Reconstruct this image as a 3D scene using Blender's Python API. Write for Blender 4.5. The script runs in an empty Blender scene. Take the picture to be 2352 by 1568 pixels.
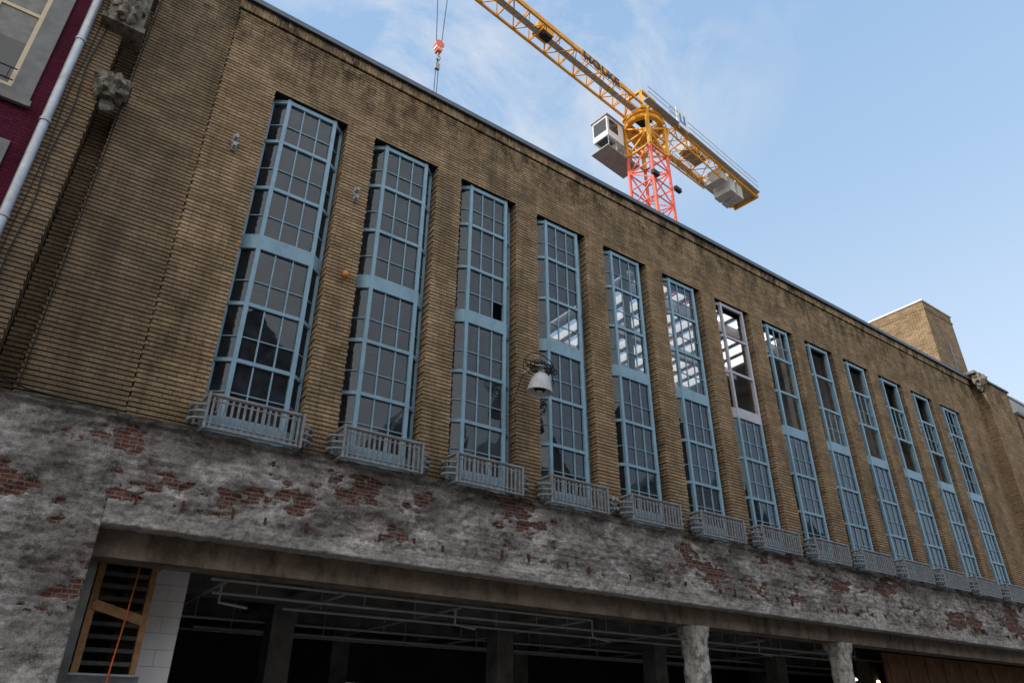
import bpy, math, random
from mathutils import Vector, noise, Matrix, Quaternion
random.seed(7)
SC=bpy.context.scene
COL=bpy.context.collection

# ---------------------------------------------------------------- helpers
class Buf:
    def __init__(s): s.v=[];s.f=[];s.uv=[];s.m=[];s.sm=[]
    def face(s,pts,uvs=None,m=0,smooth=False):
        n=len(s.v); s.v.extend([tuple(p) for p in pts]); s.f.append(tuple(range(n,n+len(pts))))
        if uvs is None:
            a=Vector(pts[1])-Vector(pts[0]); b=Vector(pts[2])-Vector(pts[0]); nn=a.cross(b)
            ax=max(range(3),key=lambda i:abs(nn[i]))
            if ax==0: uvs=[(p[1]+100,p[2]) for p in pts]
            elif ax==1: uvs=[(p[0]+100,p[2]) for p in pts]
            else: uvs=[(p[0]+100,p[1]+100) for p in pts]
        s.uv.extend(uvs); s.m.append(m); s.sm.append(smooth)
    def box(s,x0,x1,y0,y1,z0,z1,m=0,swap=False,skip=''):
        F={'f':[(x0,y0,z0),(x1,y0,z0),(x1,y0,z1),(x0,y0,z1)],
           'b':[(x1,y1,z0),(x0,y1,z0),(x0,y1,z1),(x1,y1,z1)],
           'l':[(x0,y1,z0),(x0,y0,z0),(x0,y0,z1),(x0,y1,z1)],
           'r':[(x1,y0,z0),(x1,y1,z0),(x1,y1,z1),(x1,y0,z1)],
           't':[(x0,y0,z1),(x1,y0,z1),(x1,y1,z1),(x0,y1,z1)],
           'd':[(x0,y1,z0),(x1,y1,z0),(x1,y0,z0),(x0,y0,z0)]}
        for k,p in F.items():
            if k in skip: continue
            if swap:
                if k in 'fb': uv=[(q[2],q[0]+100) for q in p]
                elif k in 'lr': uv=[(q[2],q[1]+100) for q in p]
                else: uv=[(q[1],q[0]+100) for q in p]
                s.face(p,uv,m)
            else: s.face(p,None,m)
    def beam(s,p0,p1,w,h=None,m=0,up=(0,0,1)):
        h=w if h is None else h
        p0=Vector(p0);p1=Vector(p1);d=(p1-p0)
        if d.length<1e-6:return
        d.normalize();up=Vector(up)
        if abs(d.dot(up))>.98: up=Vector((0,1,0)) if abs(d.y)<.9 else Vector((1,0,0))
        a=d.cross(up).normalized()*w/2; b=a.cross(d).normalized()*h/2
        c=[a+b,-a+b,-a-b,a-b]
        A=[p0+k for k in c];B=[p1+k for k in c]
        for i in range(4):
            j=(i+1)%4; s.face([A[i],A[j],B[j],B[i]],None,m)
        s.face(A[::-1],None,m);s.face(B,None,m)
    def tube(s,pts,r,m=0,n=10,cap=True):
        pts=[Vector(p) for p in pts];rings=[]
        ref=None
        for i,p in enumerate(pts):
            d=(pts[min(i+1,len(pts)-1)]-pts[max(i-1,0)]).normalized()
            if ref is None:
                ref=Vector((0,0,1)) if abs(d.z)<.9 else Vector((1,0,0))
            a=d.cross(ref).normalized();b=d.cross(a).normalized();ref=a.cross(d)
            rr=r[i] if isinstance(r,(list,tuple)) else r
            rings.append([p+(a*math.cos(2*math.pi*k/n)+b*math.sin(2*math.pi*k/n))*rr for k in range(n)])
        for i in range(len(rings)-1):
            for k in range(n):
                j=(k+1)%n; s.face([rings[i][k],rings[i][j],rings[i+1][j],rings[i+1][k]],None,m,True)
        if cap: s.face(rings[0][::-1],None,m);s.face(rings[-1],None,m)
    def lathe(s,prof,c,m=0,n=28,axis=None):
        c=Vector(c);rings=[]
        q=Quaternion() if axis is None else Vector((0,0,1)).rotation_difference(Vector(axis))
        for r,z in prof:
            rings.append([c+q@Vector((r*math.cos(2*math.pi*k/n),r*math.sin(2*math.pi*k/n),z)) for k in range(n)])
        for i in range(len(rings)-1):
            mm=m[i] if isinstance(m,list) else m
            for k in range(n):
                j=(k+1)%n; s.face([rings[i][k],rings[i][j],rings[i+1][j],rings[i+1][k]],None,mm,True)
    def blob(s,c,r,m=0,n=14,amp=.15,fr=6,seed=0):
        c=Vector(c);rows=[]
        for i in range(n+1):
            t=math.pi*i/n;row=[]
            for k in range(n*2):
                a=2*math.pi*k/(n*2)
                d=Vector((math.sin(t)*math.cos(a),math.sin(t)*math.sin(a),math.cos(t)))
                p=Vector((d.x*r[0],d.y*r[1],d.z*r[2]))
                f=1+amp*noise.noise(p*fr+Vector((seed,seed*2.3,0)))*2
                row.append(c+p*f)
            rows.append(row)
        for i in range(n):
            for k in range(n*2):
                j=(k+1)%(n*2); s.face([rows[i][k],rows[i+1][k],rows[i+1][j],rows[i][j]],None,m,True)
    def obj(s,name,mats,parent=None,weld=False):
        me=bpy.data.meshes.new(name);me.from_pydata(s.v,[],s.f)
        u=me.uv_layers.new(name='UVMap')
        flat=[c for t in s.uv for c in t];u.data.foreach_set('uv',flat)
        me.polygons.foreach_set('material_index',s.m)
        me.polygons.foreach_set('use_smooth',s.sm)
        for m in mats: me.materials.append(m)
        if weld:
            import bmesh
            bm=bmesh.new();bm.from_mesh(me);bmesh.ops.remove_doubles(bm,verts=bm.verts,dist=1e-4);bm.to_mesh(me);bm.free()
        me.update()
        o=bpy.data.objects.new(name,me);COL.objects.link(o)
        if parent: o.parent=parent
        return o
def empty(name):
    o=bpy.data.objects.new(name,None);COL.objects.link(o);o.empty_display_size=.3;return o

# ---------------------------------------------------------------- materials
class NT:
    def __init__(s,name):
        s.mat=bpy.data.materials.new(name);s.mat.use_nodes=True
        s.t=s.mat.node_tree;s.n=s.t.nodes;s.l=s.t.links
        s.b=s.n['Principled BSDF'];s.out=s.n['Material Output']
    def new(s,t,**k):
        n=s.n.new(t)
        for a,b in k.items(): setattr(n,a,b)
        return n
    def link(s,a,b): s.l.new(a,b)
    def coord(s,kind='Object'): return s.new('ShaderNodeTexCoord').outputs[kind]
    def mapping(s,vec,sc=(1,1,1),loc=(0,0,0),rot=(0,0,0)):
        m=s.new('ShaderNodeMapping');s.link(vec,m.inputs[0]);m.inputs['Scale'].default_value=sc;m.inputs['Location'].default_value=loc;m.inputs['Rotation'].default_value=rot
        return m.outputs[0]
    def noise(s,vec,scale=5,detail=5,rough=.6,dist=0):
        n=s.new('ShaderNodeTexNoise');s.link(vec,n.inputs['Vector']);n.inputs['Scale'].default_value=scale;n.inputs['Detail'].default_value=detail;n.inputs['Roughness'].default_value=rough;n.inputs['Distortion'].default_value=dist
        return n.outputs['Fac']
    def ramp(s,fac,stops):
        r=s.new('ShaderNodeValToRGB');s.link(fac,r.inputs[0]);e=r.color_ramp.elements
        while len(e)<len(stops): e.new(.5)
        for i,(p,c) in enumerate(stops):
            e[i].position=p;e[i].color=(c,c,c,1) if isinstance(c,(int,float)) else (*c,1)
        return r.outputs[0]
    def mix(s,fac,a,b,mode='MIX'):
        m=s.new('ShaderNodeMix',data_type='RGBA',blend_type=mode)
        for i,v in ((0,fac),(6,a),(7,b)):
            if hasattr(v,'is_linked') or hasattr(v,'links'): s.link(v,m.inputs[i])
            else: m.inputs[i].default_value=v if i==0 else (*v,1)
        return m.outputs[2]
    def math(s,op,a,b=None):
        m=s.new('ShaderNodeMath',operation=op)
        for i,v in enumerate((a,b)):
            if v is None: continue
            if isinstance(v,(int,float)): m.inputs[i].default_value=v
            else: s.link(v,m.inputs[i])
        return m.outputs[0]
    def bump(s,h,st=.5,d=.01,nrm=None):
        b=s.new('ShaderNodeBump');b.inputs['Strength'].default_value=st;b.inputs['Distance'].default_value=d;s.link(h,b.inputs['Height'])
        if nrm: s.link(nrm,b.inputs['Normal'])
        s.link(b.outputs[0],s.b.inputs['Normal']);return b.outputs[0]
    def base(s,c,rough=.8,metal=0,spec=.3):
        if isinstance(c,tuple): s.b.inputs['Base Color'].default_value=(*c,1)
        else: s.link(c,s.b.inputs['Base Color'])
        s.b.inputs['Roughness'].default_value=rough;s.b.inputs['Metallic'].default_value=metal
        s.b.inputs['Specular IOR Level'].default_value=spec
        return s.mat

ROW=.085
def brick_mat(name,c1,c2,mort,row=ROW,bw=.29,ms=.009,stain=True,bias=-.1):
    t=NT(name);uv=t.coord('UV');ob=t.coord('Object')
    b=t.new('ShaderNodeTexBrick');t.link(uv,b.inputs['Vector']);b.inputs['Scale'].default_value=1
    b.inputs['Color1'].default_value=(*c1,1);b.inputs['Color2'].default_value=(*c2,1);b.inputs['Mortar'].default_value=(*mort,1)
    b.inputs['Mortar Size'].default_value=ms;b.inputs['Mortar Smooth'].default_value=.15;b.inputs['Bias'].default_value=bias
    b.inputs['Brick Width'].default_value=bw;b.inputs['Row Height'].default_value=row
    col=b.outputs['Color']
    n1=t.noise(ob,1.3,6,.65); col=t.mix(1,col,t.ramp(n1,[(.3,.66),(.7,1.22)]),'MULTIPLY')
    n3=t.noise(uv,26,3,.6); col=t.mix(1,col,t.ramp(n3,[(.3,.66),(.7,1.26)]),'MULTIPLY')
    if stain:
        sep=t.new('ShaderNodeSeparateXYZ');t.link(ob,sep.inputs[0])
        zf=t.ramp(t.math('DIVIDE',sep.outputs[2],20.),[(.66,0),(.74,.5),(.79,1)])
        st=t.noise(t.mapping(ob,(1.5,1.5,.8)),1.5,9,.78)
        sm=t.math('MULTIPLY',zf,t.ramp(st,[(.46,0),(.59,1)]))
        col=t.mix(t.math('MULTIPLY',sm,.9),col,(.024,.021,.015))
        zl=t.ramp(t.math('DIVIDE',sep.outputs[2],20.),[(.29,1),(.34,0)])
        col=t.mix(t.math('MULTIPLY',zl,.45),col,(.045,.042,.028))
        rs=t.noise(t.mapping(ob,(.5,.5,.22),(3,0,0)),1.,4,.6)
        col=t.mix(t.ramp(rs,[(.56,0),(.75,.4)]),col,(.21,.12,.055))
        mid=t.noise(t.mapping(ob,(1.2,1.,.25),(9,0,4)),.9,7,.72)
        col=t.mix(t.ramp(mid,[(.48,0),(.68,.65)]),col,(.06,.049,.036))
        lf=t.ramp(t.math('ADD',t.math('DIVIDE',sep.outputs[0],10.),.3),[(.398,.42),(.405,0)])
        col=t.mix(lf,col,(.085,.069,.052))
    t.bump(t.math('ADD',t.math('MULTIPLY',b.outputs['Fac'],-1.),t.math('MULTIPLY',n3,.5)),.5,.008)
    return t.base(col,.92,0,.15)
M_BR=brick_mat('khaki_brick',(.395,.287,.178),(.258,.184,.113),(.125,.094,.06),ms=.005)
M_BRW=brick_mat('khaki_brick_tower',(.33,.24,.148),(.21,.152,.094),(.05,.038,.026),stain=False)
M_MORT=NT('mortar');M_MORT=M_MORT.base(M_MORT.ramp(M_MORT.noise(M_MORT.coord(),9,4),[(.3,(.014,.012,.010)),(.7,(.032,.027,.021))]),.95)
M_PUR=brick_mat('purple_painted_brick',(.10,.013,.036),(.075,.010,.028),(.04,.006,.016),row=.07,bw=.22,ms=.006,stain=False)

def simple(name,c,rough=.6,metal=0,var=.25,sc=6,bump=0,spec=.3,dirt=None,dirtamt=.5):
    t=NT(name);ob=t.coord('Object');n=t.noise(ob,sc,6,.65)
    lo=tuple(x*(1-var) for x in c);hi=tuple(min(1,x*(1+var)) for x in c)
    col=t.ramp(n,[(.3,lo),(.7,hi)])
    if dirt:
        n2=t.noise(t.mapping(ob,(1,1,.4)),sc*.7,8,.7)
        col=t.mix(t.math('MULTIPLY',t.ramp(n2,[(.5,0),(.65,1)]),dirtamt),col,dirt)
    if bump: t.bump(t.noise(ob,sc*5,5,.7),.6,bump)
    return t.base(col,rough,metal,spec)
M_BLUE=simple('blue_paint',(.22,.37,.48),.45,0,.1,4,dirt=(.12,.19,.25),dirtamt=.4)
M_PALE=simple('pale_primer',(.42,.44,.50),.5,0,.1,4)
M_RAIL=simple('grey_cast_iron_paint',(.22,.235,.25),.5,0,.3,9,dirt=(.08,.075,.07))
M_ZINC=simple('zinc',(.38,.41,.45),.42,.5,.2,5)
M_COP=simple('coping_metal',(.10,.125,.16),.5,.3,.15,3)
M_STONE=simple('weathered_stone',(.20,.185,.155),.9,0,.5,7,.02,dirt=(.03,.028,.02),dirtamt=.85)
M_LEDGE=simple('grey_stone_trim',(.20,.205,.21),.85,0,.2,5,.004)
M_CREAM=simple('cream_paint',(.6,.50,.34),.5,0,.08)
M_CONC=simple('concrete',(.27,.25,.23),.9,0,.35,3,.01,dirt=(.10,.085,.07),dirtamt=.7)
M_BEAM=simple('stained_concrete_beam',(.18,.143,.112),.9,0,.4,2.5,.015,dirt=(.05,.035,.025),dirtamt=.8)
M_DARKC=simple('dark_concrete',(.16,.155,.15),.9,0,.4,2,.01)
M_INT=simple('interior_plaster',(.45,.43,.40),.9,0,.25,1.5,.01,dirt=(.2,.17,.14))
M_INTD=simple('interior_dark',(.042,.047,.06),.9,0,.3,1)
M_WHITE=simple('white_paint',(.72,.72,.74),.6,0,.06)
M_PIPE=simple('galvanised_pipe',(.42,.43,.45),.5,.2,.15)
M_WOOD=simple('timber',(.34,.19,.09),.75,0,.3,8,.003)
M_WOODP=simple('plywood_boards',(.19,.095,.05),.8,0,.4,2)
M_ORC=simple('orange_cable',(.6,.12,.02),.5)
M_BLK=simple('black_cable',(.015,.015,.015),.6)
M_YEL=simple('crane_yellow_paint',(.76,.36,.03),.45,0,.12,2,dirt=(.35,.16,.03),dirtamt=.35)
M_RED=simple('crane_red_paint',(.78,.15,.10),.5,0,.12,2)
M_CW=simple('counterweight_concrete',(.45,.44,.42),.9,0,.2,2)
M_GREY=simple('grey_steel',(.30,.31,.32),.55,.2,.2,3)
M_ASPH=simple('asphalt',(.05,.05,.052),.9,0,.25,3,.01)
M_PAVE=simple('pavement_slabs',(.24,.23,.215),.9,0,.2,4,.005)
M_KERB=simple('kerb_stone',(.28,.27,.26),.85,0,.15,4)
M_EARTH=simple('ground_earth',(.12,.11,.09),.95,0,.3,.5)
M_SLATE=simple('slate_roof',(.10,.12,.145),.6,0,.25,3)
M_RUST=simple('rust',(.10,.035,.02),.9,0,.4,12)
M_ORB=simple('orange_plastic',(.6,.24,.03),.5)
M_TXT=simple('black_lettering',(.02,.02,.025),.5)
M_MARK=simple('blue_mark',(.03,.22,.55),.5)
M_MESH=simple('panel_grey',(.38,.38,.37),.7)
M_DGL=simple('dark_glass_far',(.03,.035,.04),.1,0,.2,spec=.6)
def glass(name,tint,gl=.045):
    t=NT(name);t.n.remove(t.b)
    tr=t.new('ShaderNodeBsdfTransparent');tr.inputs[0].default_value=(*tint,1)
    g=t.new('ShaderNodeBsdfGlossy');g.inputs['Roughness'].default_value=gl;g.inputs[0].default_value=(.84,.9,.96,1)
    fr=t.new('ShaderNodeFresnel');fr.inputs['IOR'].default_value=1.6
    ob=t.coord();bp=t.new('ShaderNodeBump');bp.inputs['Strength'].default_value=.12;bp.inputs['Distance'].default_value=.02
    t.link(t.noise(ob,2.2,2,.5),bp.inputs['Height']);t.link(bp.outputs[0],g.inputs['Normal']);
    di=t.new('ShaderNodeBsdfDiffuse');di.inputs[0].default_value=(.12,.155,.20,1)
    m0=t.new('ShaderNodeMixShader');t.link(t.ramp(t.noise(ob,3,8,.75),[(.35,.06),(.75,.30)]),m0.inputs[0]);t.link(tr.outputs[0],m0.inputs[1]);t.link(di.outputs[0],m0.inputs[2])
    m=t.new('ShaderNodeMixShader');t.link(fr.outputs[0],m.inputs[0]);t.link(m0.outputs[0],m.inputs[1]);t.link(g.outputs[0],m.inputs[2])
    t.link(m.outputs[0],t.out.inputs[0]);return t.mat
M_GL=glass('window_glass',(.55,.6,.64),.02)

# ---------------------------------------------------------------- building dims
X0,P,W,NW=2.149,2.408,1.721,13
ZS,ZT,ZR=5.93,13.94,16.2
XE=35.2
bld=empty('brick_commercial_building')
w=Buf()
GAP=.0115;DJ=.020
def courses(b,x0,x1,y0,y1,z0,z1):
    """wall block (y0 = front) : recessed mortar core + protruding brick courses"""
    b.box(x0+DJ,x1-DJ,y0+DJ,y1,z0+.001,z1-.001,1,skip='')
    k=math.floor(z0/ROW)
    while k*ROW<z1:
        a=max(k*ROW+GAP,z0);c=min((k+1)*ROW-GAP,z1)
        j=(random.random()-.5)*.006;j2=(random.random()-.5)*.008+(.006 if k%2 else -.006)
        if c-a>.01: b.box(x0-j2,x1+j2,y0+j,y1-.01,a,c,0)
        k+=1
def top_of(i): return X0+i*P
courses(w,1.05,X0,0,.5,ZS,ZT)
for i in range(NW-1): courses(w,top_of(i)+W,top_of(i+1),0,.5,ZS,ZT)
courses(w,top_of(NW-1)+W,XE,0,.5,ZS,ZT)
courses(w,1.05,XE,0,.5,ZT+.001,15.83)
w.box(1.0,XE+.02,-.05,.5,15.832,16.14,0,swap=True)
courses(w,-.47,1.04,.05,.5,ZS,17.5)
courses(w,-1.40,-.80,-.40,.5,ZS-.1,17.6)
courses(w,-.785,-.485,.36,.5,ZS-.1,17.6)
courses(w,XE+.01,37.9,-.42,.5,ZS-1.4,16.1)
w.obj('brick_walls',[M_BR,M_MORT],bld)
c=Buf()
c.box(.96,XE+.3,-.13,.62,16.142,16.235,0)
c.box(.96,XE+.3,-.15,-.12,16.10,16.24,0)
c.box(XE-.02,37.95,-.5,.55,16.11,16.2,0)
c.obj('parapet_coping',[M_COP],bld)

# bay windows
fr=Buf();gls=Buf()
YA,YB=.30,.10
LV=[13.86,12.68,11.40,10.19,9.86,8.60,7.42,6.02]
for i in range(NW):
    xo=top_of(i);A=(xo+.055,YA);B=(xo+.36,YB);C=(xo+1.43,YB);D=(xo+W-.05,YA)
    mi=1 if i==6 else 0
    for q,t in ((A,.07),(B,.085),(C,.085),(D,.07)):
        fr.box(q[0]-t/2,q[0]+t/2,q[1]-t/2,q[1]+t/2,5.95,9.9,0)
        fr.box(q[0]-t/2,q[0]+t/2,q[1]-t/2,q[1]+t/2,9.9,13.93,mi)
    for fi,(p,q) in enumerate(((A,B),(B,C),(C,D))):
        def hb(z,h,t,m=0,off=0):
            fr.beam((p[0],p[1]+off,z),(q[0],q[1]+off,z),t,h,m)
        for li,z in enumerate(LV):
            if li in (3,4): continue
            m=mi if li<3 else 0
            hb(z,.075 if li else .10,.075,m)
        hb((LV[3]+LV[4])/2,LV[3]-LV[4],.09,mi if i==6 else 0)
        hb(5.99,.12,.09,0)
        secs=[(LV[1],LV[0],1),(LV[2],LV[1],1),(LV[3],LV[2],1),(LV[5],LV[4],0),(LV[6],LV[5],0),(6.35,LV[6],0)]
        for si,(za,zb,up) in enumerate(secs):
            noglass=up and (i>=7 or i==6)
            dx,dy=q[0]-p[0],q[1]-p[1]
            mm=mi if up else 0
            bars=not(noglass and (i==6 or random.random()<.5))
            if bars:
                if fi==1:
                    for f in (1/3,2/3):
                        fr.beam((p[0]+dx*f,p[1]+dy*f,za),(p[0]+dx*f,p[1]+dy*f,zb),.026,.035,mm)
                fr.beam((p[0],p[1],za+(zb-za)*.42),(q[0],q[1],za+(zb-za)*.42),.03,.02,mm)
            if noglass: continue
            oy=.012
            cols=((0,1/3),(1/3,2/3),(2/3,1)) if fi==1 else ((0,1),)
            for ci_,(fa,fb) in enumerate(cols):
                for gi_,(ga,gb) in enumerate(((0,.42),(.42,1))):
                    if (i,si,fi,ci_,gi_)==(2,2,1,2,0) : continue
                    e=[(random.random()-.5)*.003 for _ in range(4)]
                    xa,xb=p[0]+dx*fa,p[0]+dx*fb;ya,yb=p[1]+dy*fa+oy,p[1]+dy*fb+oy;z1_=za+(zb-za)*ga;z2_=za+(zb-za)*gb
                    gls.face([(xa,ya+e[0],z1_),(xb,yb+e[1],z1_),(xb,yb+e[2],z2_),(xa,ya+e[3],z2_)],None,0)
        fr.beam((p[0],p[1],6.17),(q[0],q[1],6.17),.05,.34,0)
    fr.box(xo+.01,xo+W-.01,.05,.49,5.90,5.95,0)
fr.obj('window_frames',[M_BLUE,M_PALE],bld)
gls.obj('window_glazing',[M_GL],bld)

# interior shell
n=Buf()
n.box(-1.4,37.9,9.3,9.6,4.4,16.0,0)
n.box(-1.4,37.9,.52,9.3,10.0,10.2,1)
n.box(-1.4,37.9,.35,9.3,5.6,5.85,1)
n.box(-1.4,15.2,.5,9.3,15.7,15.95,1)
n.box(24.2,37.9,.5,9.3,15.7,15.95,0)
x=15.4
while x<24.2:
    n.box(x,x+.22,.5,9.3,15.55,15.9,2); x+=.85
for y in (2.6,5.0,7.4): n.box(15.2,24.2,y,y+.22,15.1,15.54,2)
for x in (27.,33.): n.box(x,x+.25,.55,9.3,10.2,15.7,0)
n.box(-1.4,12.3,3.2,3.35,5.86,15.7,3)
n.box(12.31,24.,7.2,7.35,5.86,10.0,3)
for i in range(5,NW):
    x=top_of(i)-.35; n.box(x,x+.3,2.0,2.35,10.2,15.7,0)
for x in (14.2,21.3): n.box(x,x+.16,1.6,1.76,10.2,15.7,2)
n.obj('interior_shell',[M_INT,M_DARKC,M_WHITE,M_INTD],bld)

# ---- plaster band: relief mesh
def fbm(p,o=4):
    a=0;am=1;t=0
    for _ in range(o):
        a+=am*noise.noise(p);t+=am;am*=.55;p=p*2.1
    return a/t
def cl(v,a=0,b=1): return max(a,min(b,v))
def plaster(name,x0,x1,z0,z1,ragbot,res=.03,ragright=False):
    nx=int((x1-x0)/res);nz=int((z1-z0)/res)
    V=[];Fc=[];Mk=[];UV=[]
    for j in range(nz+1):
        for i in range(nx+1):
            x=x0+(x1-x0)*i/nx;z=z0+(z1-z0)*j/nz
            P_=Vector((x*.75,z*1.5,3.1))
            m=fbm(P_*1.1+Vector((4,0,0)),6)+.4*fbm(P_*4.8,4)
            dens=.05*math.sin(x*.45-.8)-(.06 if x<2.0 else (.06*(3.5-x)/1.5 if x<3.5 else 0))
            mk=1/(1+math.exp(-(m+dens-.125)*30))
            hz=(z-4.27)
            if ragbot and hz<.40: mk*=cl((hz-.24)/.14)
            fl=cl(fbm(P_*2.4+Vector((0,9,0)),6)*14+.3,-1,1)
            fl2=cl(fbm(P_*5.5+Vector((7,1,0)),5)*12-1.2,0,1)
            h=.04*(1-mk)+.03*fbm(P_*1.3,3)+.012*fl-.02*fl2+.013*fbm(P_*12,3)+.007*noise.noise(P_*27)
            h+=.006*math.sin(z*2*math.pi/.068*.5+2*noise.noise(P_*1.1))
            zz=z
            if j==nz: zz=z+.03*noise.noise(Vector((x*5,0,0)))
            tz=(z1-z)
            if tz<.10: h+=.05+.05*noise.noise(Vector((x*4,2,z*6)))
            if ragbot and j==0: zz=z+.02*noise.noise(Vector((x*6,0,7)))
            if ragbot and hz<.2: h=.05+.008*fl-.02*fl2+.012*noise.noise(P_*17)
            V.append((x,-h,zz));Mk.append(mk);UV.append((x+100,z))
    for j in range(nz):
        for i in range(nx):
            a=j*(nx+1)+i;Fc.append((a,a+1,a+nx+2,a+nx+1))
    def strip(idx,dy,rev):
        s=len(V)
        for k in idx:
            q=V[k];V.append((q[0],dy,q[2]));Mk.append(Mk[k]*.5);UV.append((q[0]+100,q[2]+.1))
        for k in range(len(idx)-1):
            f=(idx[k],idx[k+1],s+k+1,s+k);Fc.append(f[::-1] if rev else f)
    strip([nz*(nx+1)+i for i in range(nx+1)],.06,False)
    strip([i for i in range(nx+1)],.30,True)
    if ragright: strip([j*(nx+1)+nx for j in range(nz+1)],.45,True)
    me=bpy.data.meshes.new(name);me.from_pydata(V,[],Fc)
    u=me.uv_layers.new(name='UVMap')
    li=[0]*len(me.loops);me.loops.foreach_get('vertex_index',li)
    u.data.foreach_set('uv',[c for v in li for c in UV[v]])
    at=me.attributes.new('mask','FLOAT','POINT');at.data.foreach_set('value',Mk)
    me.polygons.foreach_set('use_smooth',[True]*len(me.polygons))
    me.materials.append(M_PLA)
    o=bpy.data.objects.new(name,me);COL.objects.link(o);o.parent=bld
t=NT('scarred_plaster');ob=t.coord();uv=t.coord('UV')
at=t.new('ShaderNodeAttribute',attribute_name='mask')
b=t.new('ShaderNodeTexBrick');t.link(uv,b.inputs['Vector']);b.inputs['Scale'].default_value=1
b.inputs['Color1'].default_value=(.20,.075,.055,1);b.inputs['Color2'].default_value=(.115,.045,.038,1);b.inputs['Mortar'].default_value=(.26,.235,.21,1)
b.inputs['Brick Width'].default_value=.21;b.inputs['Row Height'].default_value=.068;b.inputs['Mortar Size'].default_value=.008
n1=t.noise(t.mapping(ob,(.8,1,1.3)),1.0,9,.7,.5);n2=t.noise(ob,9,8,.78);n3=t.noise(ob,38,4,.7);n7=t.noise(ob,17,6,.75)
pc=t.ramp(n1,[(.36,(.17,.16,.152)),(.44,(.28,.265,.252)),(.52,(.43,.41,.395)),(.60,(.68,.66,.64))])
pc=t.mix(1,pc,t.ramp(n2,[(.3,.45),(.5,.95),(.7,1.35)]),'MULTIPLY')
pc=t.mix(1,pc,t.ramp(n3,[(.3,.66),(.7,1.25)]),'MULTIPLY')
n5=t.noise(t.mapping(ob,(1,1,1),(30,0,0)),2.3,6,.7)
pc=t.mix(t.ramp(n5,[(.53,0),(.66,.45)]),pc,(.25,.18,.155))
dk=t.noise(t.mapping(ob,(.8,1,1.3),(3,3,3)),3.6,8,.8)
pc=t.mix(t.ramp(dk,[(.54,0),(.61,.72)]),pc,(.085,.078,.072))
sep=t.new('ShaderNodeSeparateXYZ');t.link(ob,sep.inputs[0])
lint=t.ramp(t.math('DIVIDE',sep.outputs[2],10.),[(.443,1),(.455,0)])
lint=t.math('MULTIPLY',lint,t.math('GREATER_THAN',sep.outputs[0],1.141))
pc=t.mix(t.math('MULTIPLY',lint,.5),pc,t.mix(1,(.56,.53,.50),t.ramp(n2,[(.3,.45),(.7,1.25)]),'MULTIPLY'))
bc=t.mix(t.ramp(n2,[(.52,0),(.63,.7)]),b.outputs['Color'],(.32,.30,.28))
mk=t.math('ADD',at.outputs['Fac'],t.math('MULTIPLY',t.math('SUBTRACT',n7,.5),1.5))
mk=t.ramp(mk,[(.54,0),(.62,1)])
col=t.mix(mk,pc,bc)
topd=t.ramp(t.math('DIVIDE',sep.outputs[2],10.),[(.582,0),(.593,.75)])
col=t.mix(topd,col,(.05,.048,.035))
t.bump(t.math('ADD',t.math('ADD',t.math('MULTIPLY',n2,1.2),t.math('MULTIPLY',n3,.5)),t.math('ADD',t.math('MULTIPLY',mk,-.4),t.math('MULTIPLY',b.outputs['Fac'],-.25))),1.,.045)
M_PLA=t.base(col,.95,0,.1)
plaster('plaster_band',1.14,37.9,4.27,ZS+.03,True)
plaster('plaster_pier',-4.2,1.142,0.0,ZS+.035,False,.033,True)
g=Buf()
g.box(1.12,37.9,.28,.8,3.86,4.45,0)
g.box(1.0,37.9,.02,.28,4.30,5.9,0)
g.box(-1.4,37.9,.8,9.3,4.32,4.6,2)
for y in (3.4,6.2): g.box(1.2,37.9,y,y+.4,3.95,4.319,2)
for x in (5.2,11.,17.,23.,29.): g.box(x,x+.35,.8,9.3,4.02,4.319,2)
g.obj('ground_floor_beams',[M_BEAM,M_RUST,M_DARKC],bld)
def rough_column(xc,y,wd,name):
    cb=Buf();N=40;n=24
    rings=[]
    for j in range(N+1):
        z=3.86*j/N;ring=[]
        e=wd/2*(1.0 if z<3.55 else 1.0+.35*((z-3.55)/.31)**.7)
        for k in range(n):
            a=2*math.pi*k/n;cx=math.cos(a);sy=math.sin(a)
            s_=1/max(abs(cx),abs(sy))**.8
            q=Vector((cx*1.5+xc,sy*1.5,z*2.2))
            f=1+.12*fbm(q,3)*2+.05*noise.noise(q*5)
            ring.append((xc+cx*s_*e*f,y+sy*s_*e*f,z))
        rings.append(ring)
    for j in range(N):
        for k in range(n):
            l=(k+1)%n;cb.face([rings[j][k],rings[j][l],rings[j+1][l],rings[j+1][k]],None,0,True)
    return cb.obj(name,[M_COLM],bld,weld=True)
t=NT('battered_white_column');ob=t.coord();nn=t.noise(ob,4.5,8,.8)
cc=t.ramp(nn,[(.38,(.14,.12,.11)),(.46,(.30,.28,.26)),(.55,(.55,.53,.50)),(.7,(.72,.71,.68))])
t.bump(t.noise(ob,9,8,.7),.9,.05);M_COLM=t.base(cc,.9)
for x in (14.4,20.5): rough_column(x,.52,.46,'battered_column')
ci=Buf()
for x,y in ((5.2,4.),(11.0,4.),(16.6,4.),(22.4,4.),(28.,4.),(8.,7.4),(14.,7.4),(20.,7.4),(26,7.4)): ci.box(x,x+.5,y,y+.5,0,4.319,0)
ci.obj('interior_columns',[M_DARKC],bld)
bw_=Buf()
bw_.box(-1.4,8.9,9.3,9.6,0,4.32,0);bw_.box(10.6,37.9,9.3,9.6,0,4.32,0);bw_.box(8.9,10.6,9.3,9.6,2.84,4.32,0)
bw_.box(-1.6,-1.41,.5,9.6,0,16,0);bw_.box(37.9,38.1,.5,9.6,0,16,0)
bw_.box(1.15,1.3,.46,3.5,0,4.3,1)
bw_.box(24.8,37.8,1.6,1.68,0,3.95,2)
x=25.
while x<37: bw_.box(x,x+.03,1.575,1.599,0,3.9,2);x+=1.22
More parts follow.
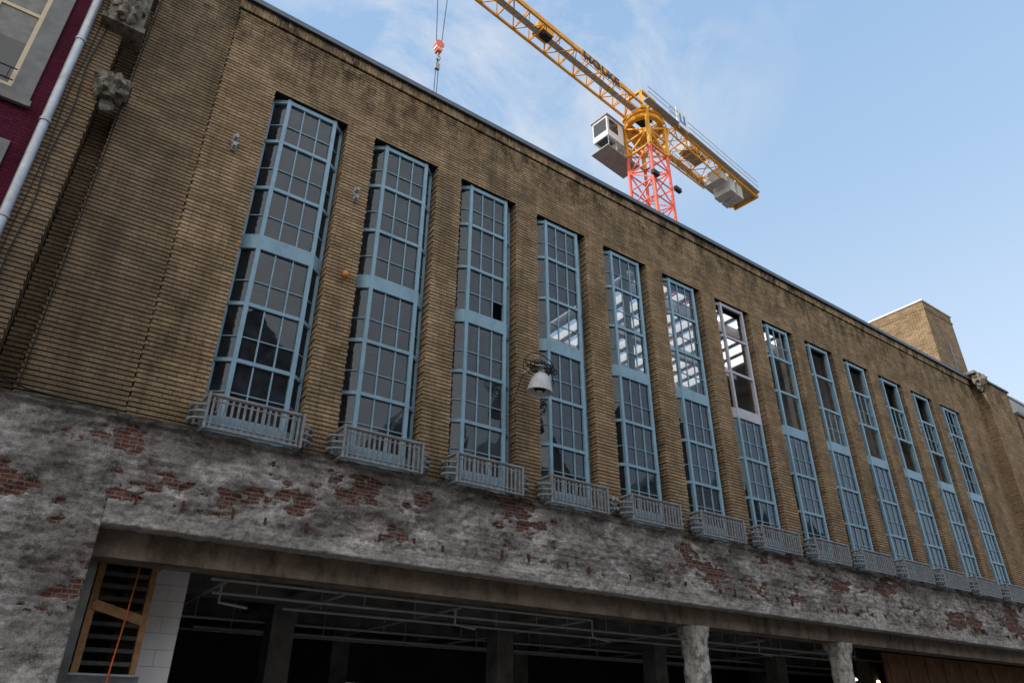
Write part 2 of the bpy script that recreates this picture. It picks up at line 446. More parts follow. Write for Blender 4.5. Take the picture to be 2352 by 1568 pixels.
bw_.box(24.8,37.8,1.55,1.599,2.9,3.0,2)
bw_.obj('ground_floor_walls',[M_INTD,M_DARKC,M_WOODP,M_RUST],bld)
wb=Buf()
k=0;z=0
while z<4.2:
    for (xa,xb) in (((2.28,2.84),) if k%2 else ((2.28,2.56),(2.565,2.84))):
        wb.box(xa,xb,1.5,2.6,z,min(z+.245,4.3),0)
    z+=.25;k+=1
wb.box(1.95,2.277,1.9,2.6,0,4.3,1)
wb.obj('block_wall',[M_WHITE,M_CONC],bld)
pp=Buf()
for y,z,xa,xb in ((1.5,3.93,3.2,12),(2.1,3.8,3.4,24),(2.9,3.75,5,24),(4.8,3.7,3,34),(5.6,3.6,4,34),(7.,3.7,3,34)):
    pp.tube([(xa,y,z),(xb,y,z)],.03,0,8)
    x=xa+.8
    while x<xb:
        pp.tube([(x,y,z),(x,y,4.32)],.012,0,6);x+=2.2
for x in (3.4,5.6,8.2,11.6,15,18.2,22,): pp.tube([(x,1.3,3.86),(x,8.5,3.86)],.03,0,8)
for x in (3.4,8.2,12,18.2): pp.tube([(x,1.5,3.93),(x,1.5,3.55),(x+.5,1.5,3.5)],.025,0,8)
pp.obj('sprinkler_pipes',[M_PIPE],bld)
tl=NT('lit_work_lamp');tl.b.inputs['Emission Color'].default_value=(1,.75,.45,1);tl.b.inputs['Emission Strength'].default_value=4
for (x,y,z) in ((26.9,4.,3.28),(28.4,4.,3.26)):
    lb=Buf();lb.lathe([(0,0),(.07,0),(.09,.03),(.06,.08),(.0,.1)],(x,y,z),0,14)
    o=lb.obj('work_lamp',[tl.mat],bld)
tf=Buf()
tf.beam((1.42,.95,0),(1.42,.95,4.2),.1,.1);tf.beam((2.25,1.1,0),(2.2,1.1,4.25),.09,.09);
tf.beam((1.42,.9,4.1),(2.3,1.1,3.95),.05,.14);tf.beam((1.42,.9,3.28),(2.2,1.05,3.1),.05,.14);tf.beam((1.42,.95,4.22),(2.25,1.1,4.22),.1,.1)
for k in range(12): tf.box(1.32,2.25,1.5,1.9,2.1+k*.19,2.16+k*.19,1)
tf.obj('timber_shoring_frame',[M_WOOD,M_DARKC])
sb=Buf();sb.box(1.16,2.25,.62,.70,2.02,2.28,0);sb.box(1.16,2.25,.5,.9,2.281,2.31,0);sb.box(1.16,2.25,.5,.9,1.99,2.018,0);sb.beam((1.3,.7,0),(1.3,.7,2),.1,.1,0);sb.beam((2.1,.7,0),(2.1,.7,2),.1,.1,0)
sb.obj('steel_beam_stand',[M_ZINC])
oc=Buf();oc.tube([(1.95,.9,4.2),(1.93,.85,3.6),(1.9,.8,3.0),(1.82,.48,2.4),(1.78,.45,1.2),(1.7,.4,.1)],.012,0,6);oc.obj('orange_cable',[M_ORC])
ra=Buf();x=1.5
while x<34:
    z=4.62+random.uniform(-.05,.05)
    if random.random()<.75: ra.box(x,x+.035,-.08,.02,z,z+.07+random.random()*.08,0)
    x+=.62+random.uniform(-.18,.18)
ra.obj('rusty_anchor_stubs',[M_RUST],bld)

# ---------------------------------------------------------------- railings
rb=Buf()
L=1.62
def rr(pts,r,n=8): rb.tube(pts,r,0,n)
yF=-.34
for z,r in ((.60,.036),(.50,.016),(.10,.018),(.02,.028)):
    rr([(-.02,-.02,z),(0,yF+.05,z),(.06,yF,z),(L-.06,yF,z),(L,yF+.05,z),(L+.02,-.02,z)],r)
nb=15
for k in range(nb):
    x=.08+(L-.16)*k/(nb-1);rb.box(x-.02,x+.02,yF-.012,yF+.012,.04,.56,0)
for sx,d in ((0,-1),(L,1)):
    for z in (.16,.28,.40):
        pts=[]
        for k in range(9):
            a=math.pi*k/8
            pts.append((sx+d*(.02+.21*math.sin(a)),-.17+.17*math.cos(a),z))
        rr(pts,.026)
        rb.blob((sx+d*.22,-.17,z),(.038,.05,.042),0,6,0)
    rb.box(sx-.022,sx+.022,yF-.03,yF+.03,.0,.64,0)
    rb.box(sx-.02+d*.14,sx+.02+d*.14,-.19,-.15,.08,.48,0)
    for yy in (-.08,-.16,-.24): rb.box(sx-.012,sx+.012,yy-.018,yy+.018,.04,.56,0)
r0=rb.obj('balcony_railing',[M_RAIL]);r0.location=(X0+.02,0,5.9)
for i in range(1,NW):
    o=bpy.data.objects.new('balcony_railing',r0.data);COL.objects.link(o);o.location=(X0+.02+i*P,0,5.9)

# ---------------------------------------------------------------- stone sculptures
def sculpture(name,c,s,seed):
    b=Buf()
    b.box(c[0]-.36*s,c[0]+.36*s,c[1]-.02,c[1]+.5,c[2]-.6*s,c[2]-.48*s,0)
    b.box(c[0]-.30*s,c[0]+.30*s,c[1]+.05,c[1]+.5,c[2]-.48*s,c[2]+.6*s,0)
    b.box(c[0]-.38*s,c[0]+.38*s,c[1]-.04,c[1]+.5,c[2]+.6*s,c[2]+.72*s,0)
    b.blob((c[0],c[1]+.05,c[2]-.1*s),(.22*s,.2*s,.34*s),0,14,.3,9,seed)
    b.blob((c[0],c[1],c[2]+.36*s),(.13*s,.14*s,.16*s),0,10,.2,12,seed)
    b.blob((c[0]-.2*s,c[1]+.02,c[2]+.0),(.09*s,.12*s,.28*s),0,10,.3,9,seed+2)
    b.blob((c[0]+.2*s,c[1]+.02,c[2]+.05*s),(.09*s,.12*s,.28*s),0,10,.3,9,seed+3)
    b.blob((c[0]-.08*s,c[1]-.05,c[2]-.36*s),(.1*s,.14*s,.16*s),0,10,.3,9,seed+4)
    b.blob((c[0]+.1*s,c[1]-.05,c[2]-.34*s),(.1*s,.14*s,.18*s),0,10,.3,9,seed+5)
    return b.obj(name,[M_STONE])
sculpture('stone_relief_sculpture',(-.84,-.62,13.75),1.0,1)
def bracket(name,c,s,seed):
    b=Buf()
    b.box(c[0]-.32*s,c[0]+.30*s,c[1],c[1]+.5,c[2]+.18*s,c[2]+.28*s,0)
    b.blob((c[0],c[1]+.05,c[2]),(.26*s,.24*s,.24*s),0,14,.35,9,seed)
    b.blob((c[0]-.12*s,c[1],c[2]-.14*s),(.14*s,.16*s,.16*s),0,10,.35,10,seed+1)
    b.blob((c[0]+.14*s,c[1],c[2]-.1*s),(.12*s,.16*s,.14*s),0,10,.35,10,seed+2)
    b.blob((c[0],c[1]+.12,c[2]-.32*s),(.12*s,.12*s,.16*s),0,10,.3,10,seed+3)
    return b.obj(name,[M_STONE])
bracket('stone_corbel',(-.66,-.48,11.75),1.0,5)
bracket('stone_corbel',(35.1,-.45,16.1),1.25,9)

# ---------------------------------------------------------------- purple house
ph=empty('purple_brick_house')
b=Buf();yH=-.30
b.box(-12,-1.44,yH,9,0,16.5,0)
b.obj('walls',[M_PUR],ph)
b=Buf()
def surround(x0,x1,z0,z1,t):
    b.box(x0-t,x1+t,yH-.05,yH+.1,z0-t*.9,z0,0);b.box(x0-t,x1+t,yH-.05,yH+.1,z1,z1+t,0)
    b.box(x0-t,x0,yH-.05,yH+.1,z0,z1,0);b.box(x1,x1+t,yH-.05,yH+.1,z0,z1,0)
    b.box(x0-t-.04,x1+t+.04,yH-.10,yH-.051,z0-t*.9-.02,z0-t*.9+.1,0)
    b.box(x0,x1,yH-.012,yH-.003,z0,z1,2)
    fw=.07
    b.box(x0,x0+fw,yH-.035,yH-.013,z0,z1,1);b.box(x1-fw,x1,yH-.035,yH-.013,z0,z1,1)
    b.box(x0+fw,x1-fw,yH-.035,yH-.013,z0,z0+fw,1);b.box(x0+fw,x1-fw,yH-.035,yH-.013,z1-fw,z1,1)
    xm=(x0+x1)/2;b.box(xm-.05,xm+.05,yH-.04,yH-.013,z0+fw,z1-fw,1)
    b.box(x0+fw,xm-.05,yH-.034,yH-.013,z1-.75,z1-.68,1);b.box(xm+.05,x1-fw,yH-.034,yH-.013,z1-.75,z1-.68,1)
    b.box(x0+fw,x1-fw,yH-.0125,yH-.0121,z0+(z1-z0)*.42,z1-.1,3)
    for k in range(8): b.tube([(x0+.1+k*(x1-x0-.2)/7,yH-.16,z0+.02),(x0+.1+k*(x1-x0-.2)/7,yH-.16,z0+.3)],.008,4,6)
    b.tube([(x0,yH-.16,z0+.3),(x1,yH-.16,z0+.3)],.012,4,6);b.tube([(x0,yH-.16,z0+.05),(x1,yH-.16,z0+.05)],.012,4,6)
for zz in (11.0,7.2,3.4):
    surround(-3.35,-1.98,zz,zz+2.45,.30);surround(-6.2,-4.85,zz,zz+2.45,.30)
M_BLIND=simple('blind',(.22,.22,.215),.8)
b.obj('windows',[M_LEDGE,M_CREAM,M_DGL,M_BLIND,M_BLK],ph)
b=Buf();b.face([(-12,-.7,16.4),(-1.3,-.7,16.4),(-1.3,4.5,20.5),(-12,4.5,20.5)],None,0);b.face([(-1.3,9.2,16.4),(-12,9.2,16.4),(-12,4.5,20.5),(-1.3,4.5,20.5)],None,0)
b.box(-12,-1.4,-.55,-.3,16.3,16.5,1);b.obj('roof',[M_SLATE,M_LEDGE],ph)
b=Buf();b.tube([(-1.36,-.46,0.2),(-1.36,-.46,17)],.075,0,16)
for z in (6.5,8.5,10.5,12.5,14.5): b.lathe([(.075,-.03),(.09,-.03),(.09,.03),(.075,.03)],(-1.36,-.46,z),0,16)
b.obj('drainpipe',[M_ZINC])
b=Buf()
pts=[(-1.10+.03*math.sin(z*3),-.43,z) for z in [5.95+.4*k for k in range(27)]];b.tube(pts,.012,0,6)
pts=[(-1.2+.02*math.sin(z*2+1),-.425,z) for z in [5.95+.4*k for k in range(27)]];b.tube(pts,.008,0,6)
b.tube([(-.42,.02,17),(-.43,.02,12),(-.42,.02,6.)],.01,0,6)
b.tube([(-1.2,-.43,6.0),(-.8,-.43,6.02),(-.3,-.12,6.0),(.3,-.11,5.98),(.9,-.11,5.99),(1.0,-.11,5.8)],.014,0,6)
b.obj('facade_cables',[M_BLK])

# ---------------------------------------------------------------- wall fixtures, lamp
for (x,z) in ((1.60,12.05),(4.26,12.01),(11.5,6.28),(28.46,12.17),(30.86,12.26)):
    b=Buf();b.box(x-.045,x+.045,-.04,-.0,z-.2,z+.2,0)
    for dz in (-.12,.1): b.lathe([(0,0),(.05,0),(.05,.03),(.03,.04),(.03,.08),(.045,.09),(.045,.12),(0,.12)],(x,-.04,z+dz),0,12,axis=(0,-1,0))
    b.box(x-.07,x+.07,-.06,-.04,z-.03,z+.03,0)
    b.obj('wall_anchor_bracket',[M_GREY])
b=Buf();b.blob((4.27,-.07,9.89),(.07,.065,.08),0,10,.03);b.lathe([(0,0),(.05,0),(.05,.08)],(4.27,0,9.89),0,12,axis=(0,-1,0));b.obj('orange_warning_light',[M_ORB])
lp=Buf();lc=Vector((8.85,-.66,8.22));LX=Vector((.06,-.10,1)).normalized()
M_LAMP=simple('lamp_enamel',(.46,.48,.50),.4,0,.15,6)
lp.lathe([(.0,.60),(.05,.60),(.07,.54),(.075,.46),(.14,.43),(.19,.36),(.235,.24),(.275,.08),(.295,0),(.285,-.006),(.262,.012),(.22,.10),(.12,.22),(0,.24)],lc,[0]*9+[1]*4,36,axis=LX)
lp.lathe([(0,.02),(.11,.03),(.14,.09),(.07,.18),(0,.2)],lc,2,20,axis=LX)
lp.lathe([(0,-.01),(.06,.0),(.07,.02)],lc,1,16,axis=LX)
for k in range(10):
    pts=[];cx=lc+LX*.62;tilt=random.uniform(-.6,.6);r=.20+random.random()*.17;ph_=random.random()*6
    cx=cx+Vector((random.uniform(-.08,.1),.05,random.uniform(-.05,.05)))
    for q in range(21):
        a=2*math.pi*q/20;v=Vector((math.cos(a)*r*1.2,math.sin(a)*r*.5,math.sin(a)*r*tilt+.04*math.sin(3*a+ph_)))
        pts.append(cx+v)
    lp.tube(pts,.010,2,6,cap=False)
tp=lc+LX*.60
lp.tube([tp,tp+LX*.08,tp+Vector((0,.3,.14)),(tp.x,0.02,tp.z+.14)],.025,0,8)
lp.tube([tp,tp+Vector((.35,.1,-.02)),tp+Vector((.5,.2,-.2)),tp+Vector((.35,.3,-.32))],.012,2,6)
lp.tube([tp+Vector((-.3,.3,-.1)),(8.52,-.03,8.0),(8.5,-.03,7.0),(8.48,-.03,6.0)],.012,3,6)
lp.obj('street_lamp',[M_LAMP,M_WHITE,M_BLK,M_RUST])

# ---------------------------------------------------------------- right end tower & neighbour
tw=Buf()
tw.box(35.3,38.25,1.0,3.85,14,21.2,0)
tw.box(35.27,38.28,.97,3.88,20.75,20.86,0)
tw.box(36.9,37.05,.98,1.0,17.2,19.2,2)
tw.box(35.24,38.31,.94,3.91,21.2,21.28,1)
tw.obj('brick_tower',[M_BRW,M_WHITE,M_DGL])
nb_=empty('slate_roof_building')
b=Buf();b.box(38.6,74,-.3,9,0,15.2,0);b.obj('walls',[M_BRW],nb_)
b=Buf();b.face([(50,-.8,15.1),(74,-.8,15.1),(74,4,21.5),(50,4,21.5)],None,0);b.face([(74,9.,15.1),(50,9,15.1),(50,4,21.5),(74,4,21.5)],None,0)
b.face([(50.05,-.7,15.1),(50.05,4,21.4),(50.05,9,15.1)],None,0)
b.box(38.6,50,-.4,9.1,15.2,15.35,0)
for k in range(48): x=50.2+k*.5; b.beam((x,-.8,15.13),(x,4,21.53),.05,.06,0)
b.obj('roof',[M_SLATE,M_BRW],nb_)

# ---------------------------------------------------------------- crane
cr=empty('tower_crane')
MX,MY=28.85,12.45;ang=math.atan(.1167);ux,uy=math.cos(ang),math.sin(ang)
def cp(a,bb,z): return Vector((MX+a*ux-bb*uy,MY+a*uy+bb*ux,z))
b=Buf()
def mast(z0,z1,s,ch,di,m,step):
    h=s/2;cs=[(-h,-h),(h,-h),(h,h),(-h,h)]
    for (a,q) in cs: b.beam(cp(a,q,z0),cp(a,q,z1),ch,ch,m)
    z=z0;k=0
    while z<z1-.05:
        zz=min(z+step,z1)
        for i in range(4):
            p,q=cs[i],cs[(i+1)%4]
            b.beam(cp(*p,z),cp(*q,zz),di,di,m) if (k+i)%2 else b.beam(cp(*q,z),cp(*p,zz),di,di,m)
            b.beam(cp(*p,z),cp(*q,z),di,di,m)
        z+=step;k+=1
mast(0,36.3,1.9,.16,.075,1,1.45)
b.box(MX-2.5,MX+2.5,MY-2.5,MY+2.5,0,.6,2)
mast(36.3,38.9,1.95,.22,.11,0,1.3)
for a_,b_ in ((-1.2,-1.2),(1.2,-1.2),(1.2,1.2),(-1.2,1.2)): b.beam(cp(a_*.8,b_*.8,37.2),cp(a_,b_,38.9),.14,.14,0)
for z in [k*.35 for k in range(60,110)]: b.beam(cp(.2,.0,z),cp(.55,0,z),.03,.03,2)
b.beam(cp(.2,0,20),cp(.2,0,38.5),.04,.04,2);b.beam(cp(.55,0,20),cp(.55,0,38.5),.04,.04,2)
b.lathe([(1.0,.0),(1.3,0),(1.35,.08),(1.35,.26),(1.2,.3),(1.2,.46),(1.35,.5),(1.35,.68),(1.0,.7),(1.0,0)],cp(0,0,38.85),0,36)
for a_ in (-1.1,1.1):
    for b_ in (-.9,.9):
        b.beam(cp(a_,b_,39.5),cp(a_*.7,b_*.6,41.7),.17,.17,0)
for z in (39.65,41.65):
    q=.7 if z>41 else 1
    for s1 in (-1,1):
        b.beam(cp(-1.15*q,s1*.9*q,z),cp(1.15*q,s1*.9*q,z),.2,.2,0)
        b.beam(cp(s1*1.15*q,-.9*q,z),cp(s1*1.15*q,.9*q,z),.2,.2,0)
b.beam(cp(-1.1,-.9,39.7),cp(.8,-.6,41.6),.1,.1,0);b.beam(cp(-1.1,.9,39.7),cp(.8,.6,41.6),.1,.1,0)
b.beam(cp(-.5,0,40.),cp(.5,0,40.),.9,.7,4)
for s1 in (-1,1):
    b.beam(cp(-1.6,s1*1.5,39.55),cp(1.9,s1*1.5,39.55),.5,.05,2)
    for z in (40.1,40.6): b.beam(cp(-1.6,s1*1.74,z),cp(1.9,s1*1.74,z),.03,.03,2)
JB,JT,hw=40.0,41.75,.82
Lj=44;stp=1.35
b.beam(cp(-1,-hw,JB),cp(-Lj,-hw,JB),.14,.16,0);b.beam(cp(-1,hw,JB),cp(-Lj,hw,JB),.14,.16,0);b.beam(cp(-.8,0,JT),cp(-Lj,0,JT),.17,.17,0)
k=0;a_=-1.
while a_>-Lj+.1:
    n_=a_-stp;mid=a_-stp/2
    for s1 in (-1,1):
        b.beam(cp(a_,s1*hw,JB),cp(mid,0,JT),.07,.07,0);b.beam(cp(mid,0,JT),cp(n_,s1*hw,JB),.07,.07,0)
    b.beam(cp(a_,-hw,JB),cp(a_,hw,JB),.06,.06,0)
    b.beam(cp(a_,-hw if k%2 else hw,JB),cp(n_,hw if k%2 else -hw,JB),.055,.055,0)
    a_=n_;k+=1
b.beam(cp(-1,.0,JB+.12),cp(-14,.0,JB+.12),.42,.03,5)
b.beam(cp(-9.4,0,JB+.45),cp(-10.6,0,JB+.45),.8,.6,0)
b.beam(cp(-9.6,-.2,JB-.1),cp(-10.3,-.2,JB-.1),.5,.25,4)
# rails that carry the name letters on the near side of the jib
LZ=JB-.62
for zz in (LZ-.04,LZ+.86): b.beam(cp(-7.4,-hw-.1,zz),cp(-3.6,-hw-.1,zz),.04,.04,0)
for a1 in (-7.4,-5.5,-3.6): b.beam(cp(a1,-hw-.1,LZ-.04),cp(a1,-hw-.1,LZ+.86),.04,.04,0)
TA=-(MX-11.25)/ux
for s1 in (-1,1): b.beam(cp(TA-.8,s1*.7,JB-.2),cp(TA+.8,s1*.7,JB-.2),.12,.16,0)
b.beam(cp(TA-.7,-.7,JB-.2),cp(TA-.7,.7,JB-.2),.12,.12,0);b.beam(cp(TA+.7,-.7,JB-.2),cp(TA+.7,.7,JB-.2),.12,.12,0)
CJ=13.4;ch_=.98
for s1 in (-1,1):
    b.beam(cp(1,s1*ch_,40.15),cp(CJ,s1*ch_,39.95),.14,.30,0)
    b.beam(cp(1,s1*ch_,39.1),cp(8.5,s1*ch_*.8,39.0),.09,.09,0)
    for k in range(6):
        a1=1.+k*1.25;b.beam(cp(a1,s1*ch_,40.1),cp(a1+.62,s1*ch_*.9,39.05),.055,.055,0);b.beam(cp(a1+.62,s1*ch_*.9,39.05),cp(a1+1.25,s1*ch_,40.1),.055,.055,0)
    for z in (40.75,41.25): b.beam(cp(1.5,s1*(ch_+.35),z),cp(CJ,s1*(ch_+.35),z-.1),.03,.03,2)
    for k in range(13): a1=1.5+k*.99;b.beam(cp(a1,s1*(ch_+.35),40.2),cp(a1,s1*(ch_+.35),41.2),.03,.03,2)
    b.beam(cp(1.5,s1*(ch_+.2),40.2),cp(CJ,s1*(ch_+.2),40.1),.4,.03,5)
for k in range(8):
    a1=1.2+k*1.45
    b.beam(cp(a1,-ch_,40.1),cp(a1,ch_,40.1),.08,.1,0)
    b.beam(cp(a1,-ch_,40.05),cp(a1+1.45,ch_,40.05),.05,.05,0);b.beam(cp(a1,ch_,40.07),cp(a1+1.45,-ch_,40.07),.05,.05,0)
b.beam(cp(CJ-2.4,0,40.12),cp(CJ+.1,0,40.12),1.85,.08,5)
b.beam(cp(CJ+.1,-1.1,40.),cp(CJ+.1,1.1,40.),.2,.4,0)
for a1,hh in ((8.4,.95),(9.6,1.5),(10.6,1.5)):
    b.beam(cp(a1,-.1,40.-hh/2),cp(a1+.78,-.1,40.-hh/2),1.5,hh,3)
b.beam(cp(5.,0,40.7),cp(7.2,0,40.7),1.1,.9,2)
for s1 in (-1,1): b.beam(cp(.7,s1*.5,41.6),cp(8.8,s1*ch_,40.3),.06,.06,0)
for a1,b1,z in ((-1.1,-1.2,33.4),(1.3,-1.2,33.4)): b.beam(cp(a1-.3,b1,z),cp(a1+.3,b1,z),.25,.3,4)
b.obj('steel_structure',[M_YEL,M_RED,M_GREY,M_CW,M_BLK,M_MESH],cr)
b=Buf()
def cbox(a0,a1,b0,b1,z0,z1,m):
    A=[cp(a0,b0,z0),cp(a1,b0,z0),cp(a1,b1,z0),cp(a0,b1,z0)];B=[cp(a0,b0,z1),cp(a1,b0,z1),cp(a1,b1,z1),cp(a0,b1,z1)]
    b.face(A[::-1],None,m);b.face(B,None,m)
    for i in range(4): j=(i+1)%4;b.face([A[i],A[j],B[j],B[i]],None,m)
cbox(-3.0,-1.3,.9,2.2,37.1,38.9,0)
cbox(-3.03,-3.00,1.0,2.1,37.6,38.7,1);cbox(-2.8,-1.9,.87,.9,37.7,38.7,1);cbox(-3.1,-1.2,.8,2.3,38.9,39.0,2)
cbox(-2.9,-2.0,1.1,2.0,37.06,37.09,1)
cbox(-1.3,-.1,1.2,2.3,36.2,37.7,3);cbox(-3.1,.3,.9,2.4,36.1,36.17,2);cbox(-1.2,-.4,1.15,1.2,36.5,37.4,2)
for a1 in (-3.,-2.2,-1.4,-.6,.2):
    cbox(a1,a1+.05,.88,.93,36.17,37.1,2)
cbox(-3.05,.3,.88,.92,37.0,37.05,2);cbox(-3.05,.3,.88,.92,36.6,36.64,2)
b.obj('operator_cab',[M_WHITE,M_DGL,M_GREY,M_MESH],cr)
b=Buf();cbox(2.2,3.6,-1.45,-1.38,39.9,41.6,0);cbox(2.5,2.7,-1.47,-1.451,40.3,41.2,1);cbox(2.7,3.2,-1.47,-1.451,40.3,40.5,1);cbox(3.,3.2,-1.47,-1.451,40.5,41.2,1)
b.beam(cp(2.4,-1.38,39.6),cp(2.4,-1.38,40.2),.05,.05,2);b.beam(cp(3.3,-1.38,39.6),cp(3.3,-1.38,40.2),.05,.05,2)
b.obj('sign_panel',[M_WHITE,M_MARK,M_GREY],cr)
cu=bpy.data.curves.new('lettering','FONT');cu.body='HOLKE';cu.size=1.08;cu.extrude=.02;cu.offset=.012;cu.space_character=1.05;cu.align_x='CENTER';cu.materials.append(M_TXT)
to=bpy.data.objects.new('lettering',cu);COL.objects.link(to)
xv=(cp(1,0,0)-cp(0,0,0)).normalized();yv=Vector((0,0,1));zv=xv.cross(yv).normalized();
Mx=Matrix((xv,yv,zv)).transposed().to_4x4();Mx.translation=cp(-5.5,-hw-.15,LZ+.04)
to.matrix_world=Mx;to.parent=cr
b=Buf();hp=cp(TA,0,32.4)
for s1 in (-1,1): b.tube([cp(TA+s1*.45,0,JB-.2),hp+Vector((s1*.16*ux,s1*.16*uy,.45))],.02,1,6)
for k,(z0,z1) in enumerate(((.45,.28),(.28,.1),(.1,-.08),(-.08,-.25))):
    wd=[.34,.42,.38,.26][k];c0=hp+Vector((0,0,z0));c1=hp+Vector((0,0,z1));b.beam(c0,c1,wd,.3,0 if k%2 else 2)
b.lathe([(0,0),(.24,0),(.24,.36),(0,.36)],hp+Vector((0,.18,.25)),0,16,axis=(0,-1,0))
b.tube([hp+Vector((0,0,-.25)),hp+Vector((0,0,-.45)),hp+Vector((.13,0,-.6)),hp+Vector((.08,0,-.78)),hp+Vector((-.08,0,-.75))],.05,3,8)
for s1 in (-1,1): b.tube([hp+Vector((0,0,-.7)),hp+Vector((s1*.07,0,-1.4)),hp+Vector((s1*.09,0,-10))],.018,1,6)
b.box(hp.x-.12,hp.x+.12,hp.y-.08,hp.y+.08,hp.z-1.5,hp.z-1.1,3)
b.obj('hook_block',[M_RED,M_BLK,M_WHITE,M_GREY],cr)

# ---------------------------------------------------------------- opposite side of the street (seen in the glass)
hc=[((.30,.22,.15),14.5),((.42,.38,.30),13.0),((.16,.075,.055),16.5),((.36,.33,.28),13.5),((.20,.12,.08),15.),((.50,.42,.27),13.),((.17,.09,.06),15.),((.4,.36,.3),13.)]
x=-14
for i,(cc,hh) in enumerate(hc):
    wd=7.6+(i%3)*.9;e=empty('terraced_house')
    mt=brick_mat('terrace_brick',cc,tuple(q*.8 for q in cc),tuple(q*.6 for q in cc),row=.07,bw=.22,ms=.006,stain=False)
    b=Buf();yo=-18.
    b.box(x,x+wd-.02,yo-9,yo,0,hh-2.5,0)
    xm=x+wd/2
    b.face([(x+wd-.02,yo,hh-2.5),(x,yo,hh-2.5),(xm,yo,hh+2.4)],None,0)
    b.obj('walls',[mt],e)
    b=Buf();b.face([(x-.1,yo+.3,hh-2.6),(xm,yo+.3,hh+2.5),(xm,yo-9,hh+2.5),(x-.1,yo-9,hh-2.6)],None,0)
    b.face([(xm,yo+.3,hh+2.5),(x+wd+.08,yo+.3,hh-2.6),(x+wd+.08,yo-9,hh-2.6),(xm,yo-9,hh+2.5)],None,0)
    b.box(x+1,x+1.8,yo-5,yo-4.2,hh,hh+3.2,0);b.obj('roof',[M_SLATE],e)
    b=Buf()
    for f in range(4):
        for kx in range(3):
            xa=x+.9+kx*(wd-1.6)/3;za=1+f*3.4
            if za+2>hh-2.4: continue
            b.box(xa-.1,xa+1.3,yo,yo+.05,za-.15,za+2.1,0);b.box(xa,xa+1.2,yo+.05,yo+.06,za,za+2,1)
            b.box(xa+.57,xa+.63,yo+.06,yo+.075,za,za+2,0)
    b.obj('windows',[M_WHITE,M_DGL],e)
    x+=wd

# ---------------------------------------------------------------- ground
b=Buf();b.box(-600,600,-600,600,-.5,-.12,0);b.obj('ground',[M_EARTH])
b=Buf();b.box(-60,80,-14.5,-3.0,-.119,-.1,0);b.obj('road',[M_ASPH])
b=Buf();b.box(-60,80,-3.0,-.0,-.119,.0,0,skip='');b.box(-60,80,-18.,-14.5,-.119,.0,0);b.box(-60,80,-3.15,-3.0,-.118,.012,1);b.box(-60,80,-14.65,-14.5,-.118,.012,1);b.obj('pavement',[M_PAVE,M_KERB])
b=Buf();b.box(-1.4,38,.0,9.3,-.119,-.004,0);b.obj('floor_slab',[M_DARKC],bld)

# ---------------------------------------------------------------- light
SUN_EL=math.radians(27)
sd=Vector((-1,.10,0)).normalized()*math.cos(SUN_EL)+Vector((0,0,math.sin(SUN_EL)))
sl=bpy.data.lights.new('sun','SUN');sl.energy=3.6;sl.angle=math.radians(.5);sl.color=(1,.90,.76)
so=bpy.data.objects.new('sun',sl);COL.objects.link(so);so.rotation_euler=(-sd).to_track_quat('-Z','Y').to_euler()
wd=bpy.data.worlds.new('World');SC.world=wd;wd.use_nodes=True
nt=wd.node_tree;bg=nt.nodes['Background'];sky=nt.nodes.new('ShaderNodeTexSky');sky.sky_type='NISHITA';sky.sun_disc=False
sky.sun_elevation=SUN_EL;sky.sun_rotation=math.atan2(sd.x,sd.y);sky.air_density=1.0;sky.dust_density=1.5;sky.ozone_density=1.2
def N(t): return nt.nodes.new(t)
L_=nt.links.new
tc=N('ShaderNodeTexCoord')
sx=N('ShaderNodeSeparateXYZ');L_(tc.outputs['Generated'],sx.inputs[0])
hr=N('ShaderNodeValToRGB');e=hr.color_ramp.elements
e[0].position=0;e[0].color=(.78,.83,.88,1);e[1].position=.85;e[1].color=(.37,.58,.87,1)
q=e.new(.35);q.color=(.67,.78,.89,1);q=e.new(.6);q.color=(.47,.66,.89,1)
L_(sx.outputs[2],hr.inputs[0])
hm=N('ShaderNodeVectorMath');hm.operation='SCALE';hm.inputs['Scale'].default_value=1/.15;L_(hr.outputs[0],hm.inputs[0])
sm=N('ShaderNodeVectorMath');sm.operation='SCALE';sm.inputs['Scale'].default_value=2.0;L_(sky.outputs[0],sm.inputs[0])
hz=N('ShaderNodeMix');hz.data_type='RGBA';hz.inputs[0].default_value=.72;L_(sm.outputs[0],hz.inputs[6]);L_(hm.outputs[0],hz.inputs[7])
# broad sky glow added out of view, sunward and behind camera, to brighten facade
gd=N('ShaderNodeVectorMath');gd.operation='DOT_PRODUCT';gd.inputs[1].default_value=Vector((-.62,-.60,.45)).normalized();L_(tc.outputs['Generated'],gd.inputs[0])
gr=N('ShaderNodeValToRGB');ge=gr.color_ramp.elements;ge[0].position=.0;ge[0].color=(0,0,0,1);ge[1].position=.9;ge[1].color=(1,1,1,1);gr.color_ramp.interpolation='EASE';L_(gd.outputs['Value'],gr.inputs[0])
gm=N('ShaderNodeMix');gm.data_type='RGBA';gm.inputs[7].default_value=(10.6,10.4,10.2,1);L_(gr.outputs[0],gm.inputs[0]);L_(hz.outputs[2],gm.inputs[6])
mp=N('ShaderNodeMapping');mp.inputs['Rotation'].default_value=(.3,.2,.9);mp.inputs['Scale'].default_value=(3.,4.5,2.2)
nz=N('ShaderNodeTexNoise');nz.inputs['Scale'].default_value=1.7;nz.inputs['Detail'].default_value=10;nz.inputs['Roughness'].default_value=.66;nz.inputs['Distortion'].default_value=.45
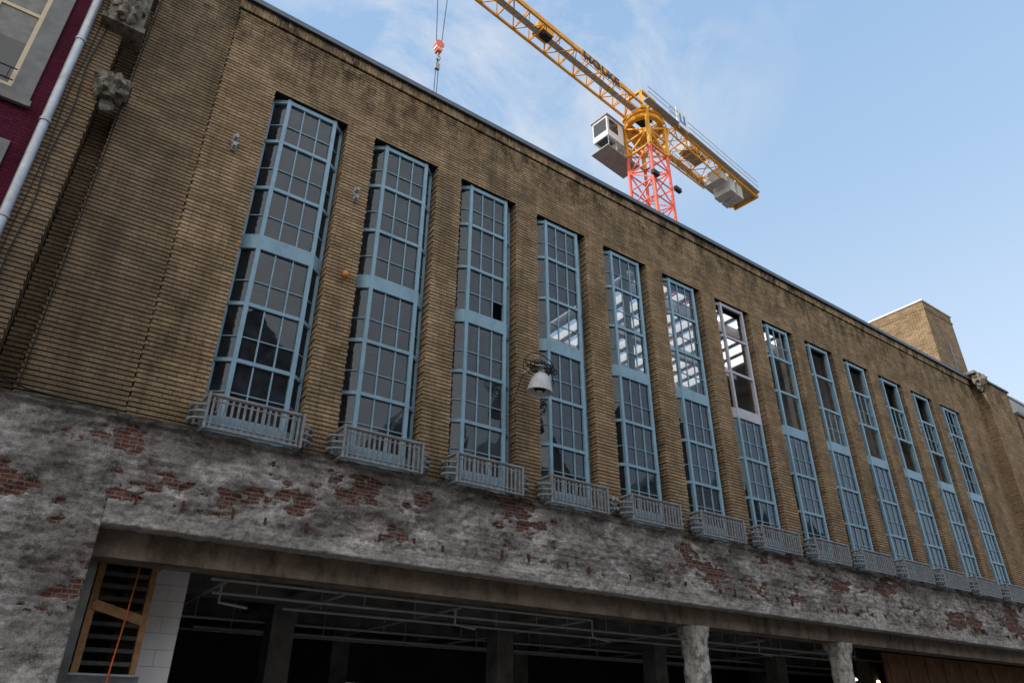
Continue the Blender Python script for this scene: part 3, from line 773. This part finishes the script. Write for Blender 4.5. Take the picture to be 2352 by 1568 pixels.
rp=N('ShaderNodeValToRGB');rp.color_ramp.elements[0].position=.40;rp.color_ramp.elements[1].position=.74
dp=N('ShaderNodeVectorMath');dp.operation='DOT_PRODUCT';dp.inputs[1].default_value=Vector((.34,.47,.80)).normalized()
r2=N('ShaderNodeValToRGB');r2.color_ramp.elements[0].position=.93;r2.color_ramp.elements[1].position=.992
mu=N('ShaderNodeMath');mu.operation='MULTIPLY'
mu2=N('ShaderNodeMath');mu2.operation='MULTIPLY';mu2.inputs[1].default_value=1.
mx=N('ShaderNodeMix');mx.data_type='RGBA';mx.inputs[7].default_value=(5.3,5.5,5.9,1)
L_(tc.outputs['Generated'],mp.inputs[0]);L_(mp.outputs[0],nz.inputs['Vector']);L_(nz.outputs['Fac'],rp.inputs[0])
L_(tc.outputs['Generated'],dp.inputs[0]);L_(dp.outputs['Value'],r2.inputs[0]);L_(rp.outputs[0],mu.inputs[0]);L_(r2.outputs[0],mu.inputs[1]);L_(mu.outputs[0],mu2.inputs[0])
L_(mu2.outputs[0],mx.inputs[0]);L_(gm.outputs[2],mx.inputs[6]);L_(mx.outputs[2],bg.inputs[0]);bg.inputs[1].default_value=.15

# ---------------------------------------------------------------- camera
cam=bpy.data.cameras.new('camera');co=bpy.data.objects.new('camera',cam);COL.objects.link(co);SC.camera=co
cam.sensor_width=36;cam.lens=1627.6/2352*36;cam.clip_start=.1;cam.clip_end=2000
yaw,pit,rol=math.radians(35.51),math.radians(28.82),math.radians(.22)
h=Vector((math.sin(yaw),math.cos(yaw),0));r=Vector((math.cos(yaw),-math.sin(yaw),0));z=Vector((0,0,1))
F=math.cos(pit)*h+math.sin(pit)*z;U=-math.sin(pit)*h+math.cos(pit)*z
R2=math.cos(rol)*r+math.sin(rol)*U;U2=-math.sin(rol)*r+math.cos(rol)*U
m=Matrix((R2,U2,-F)).transposed().to_4x4();m.translation=(0,-12,1.6);co.matrix_world=m
SC.view_settings.view_transform='Standard';SC.view_settings.look='None';SC.view_settings.exposure=0;SC.view_settings.gamma=1
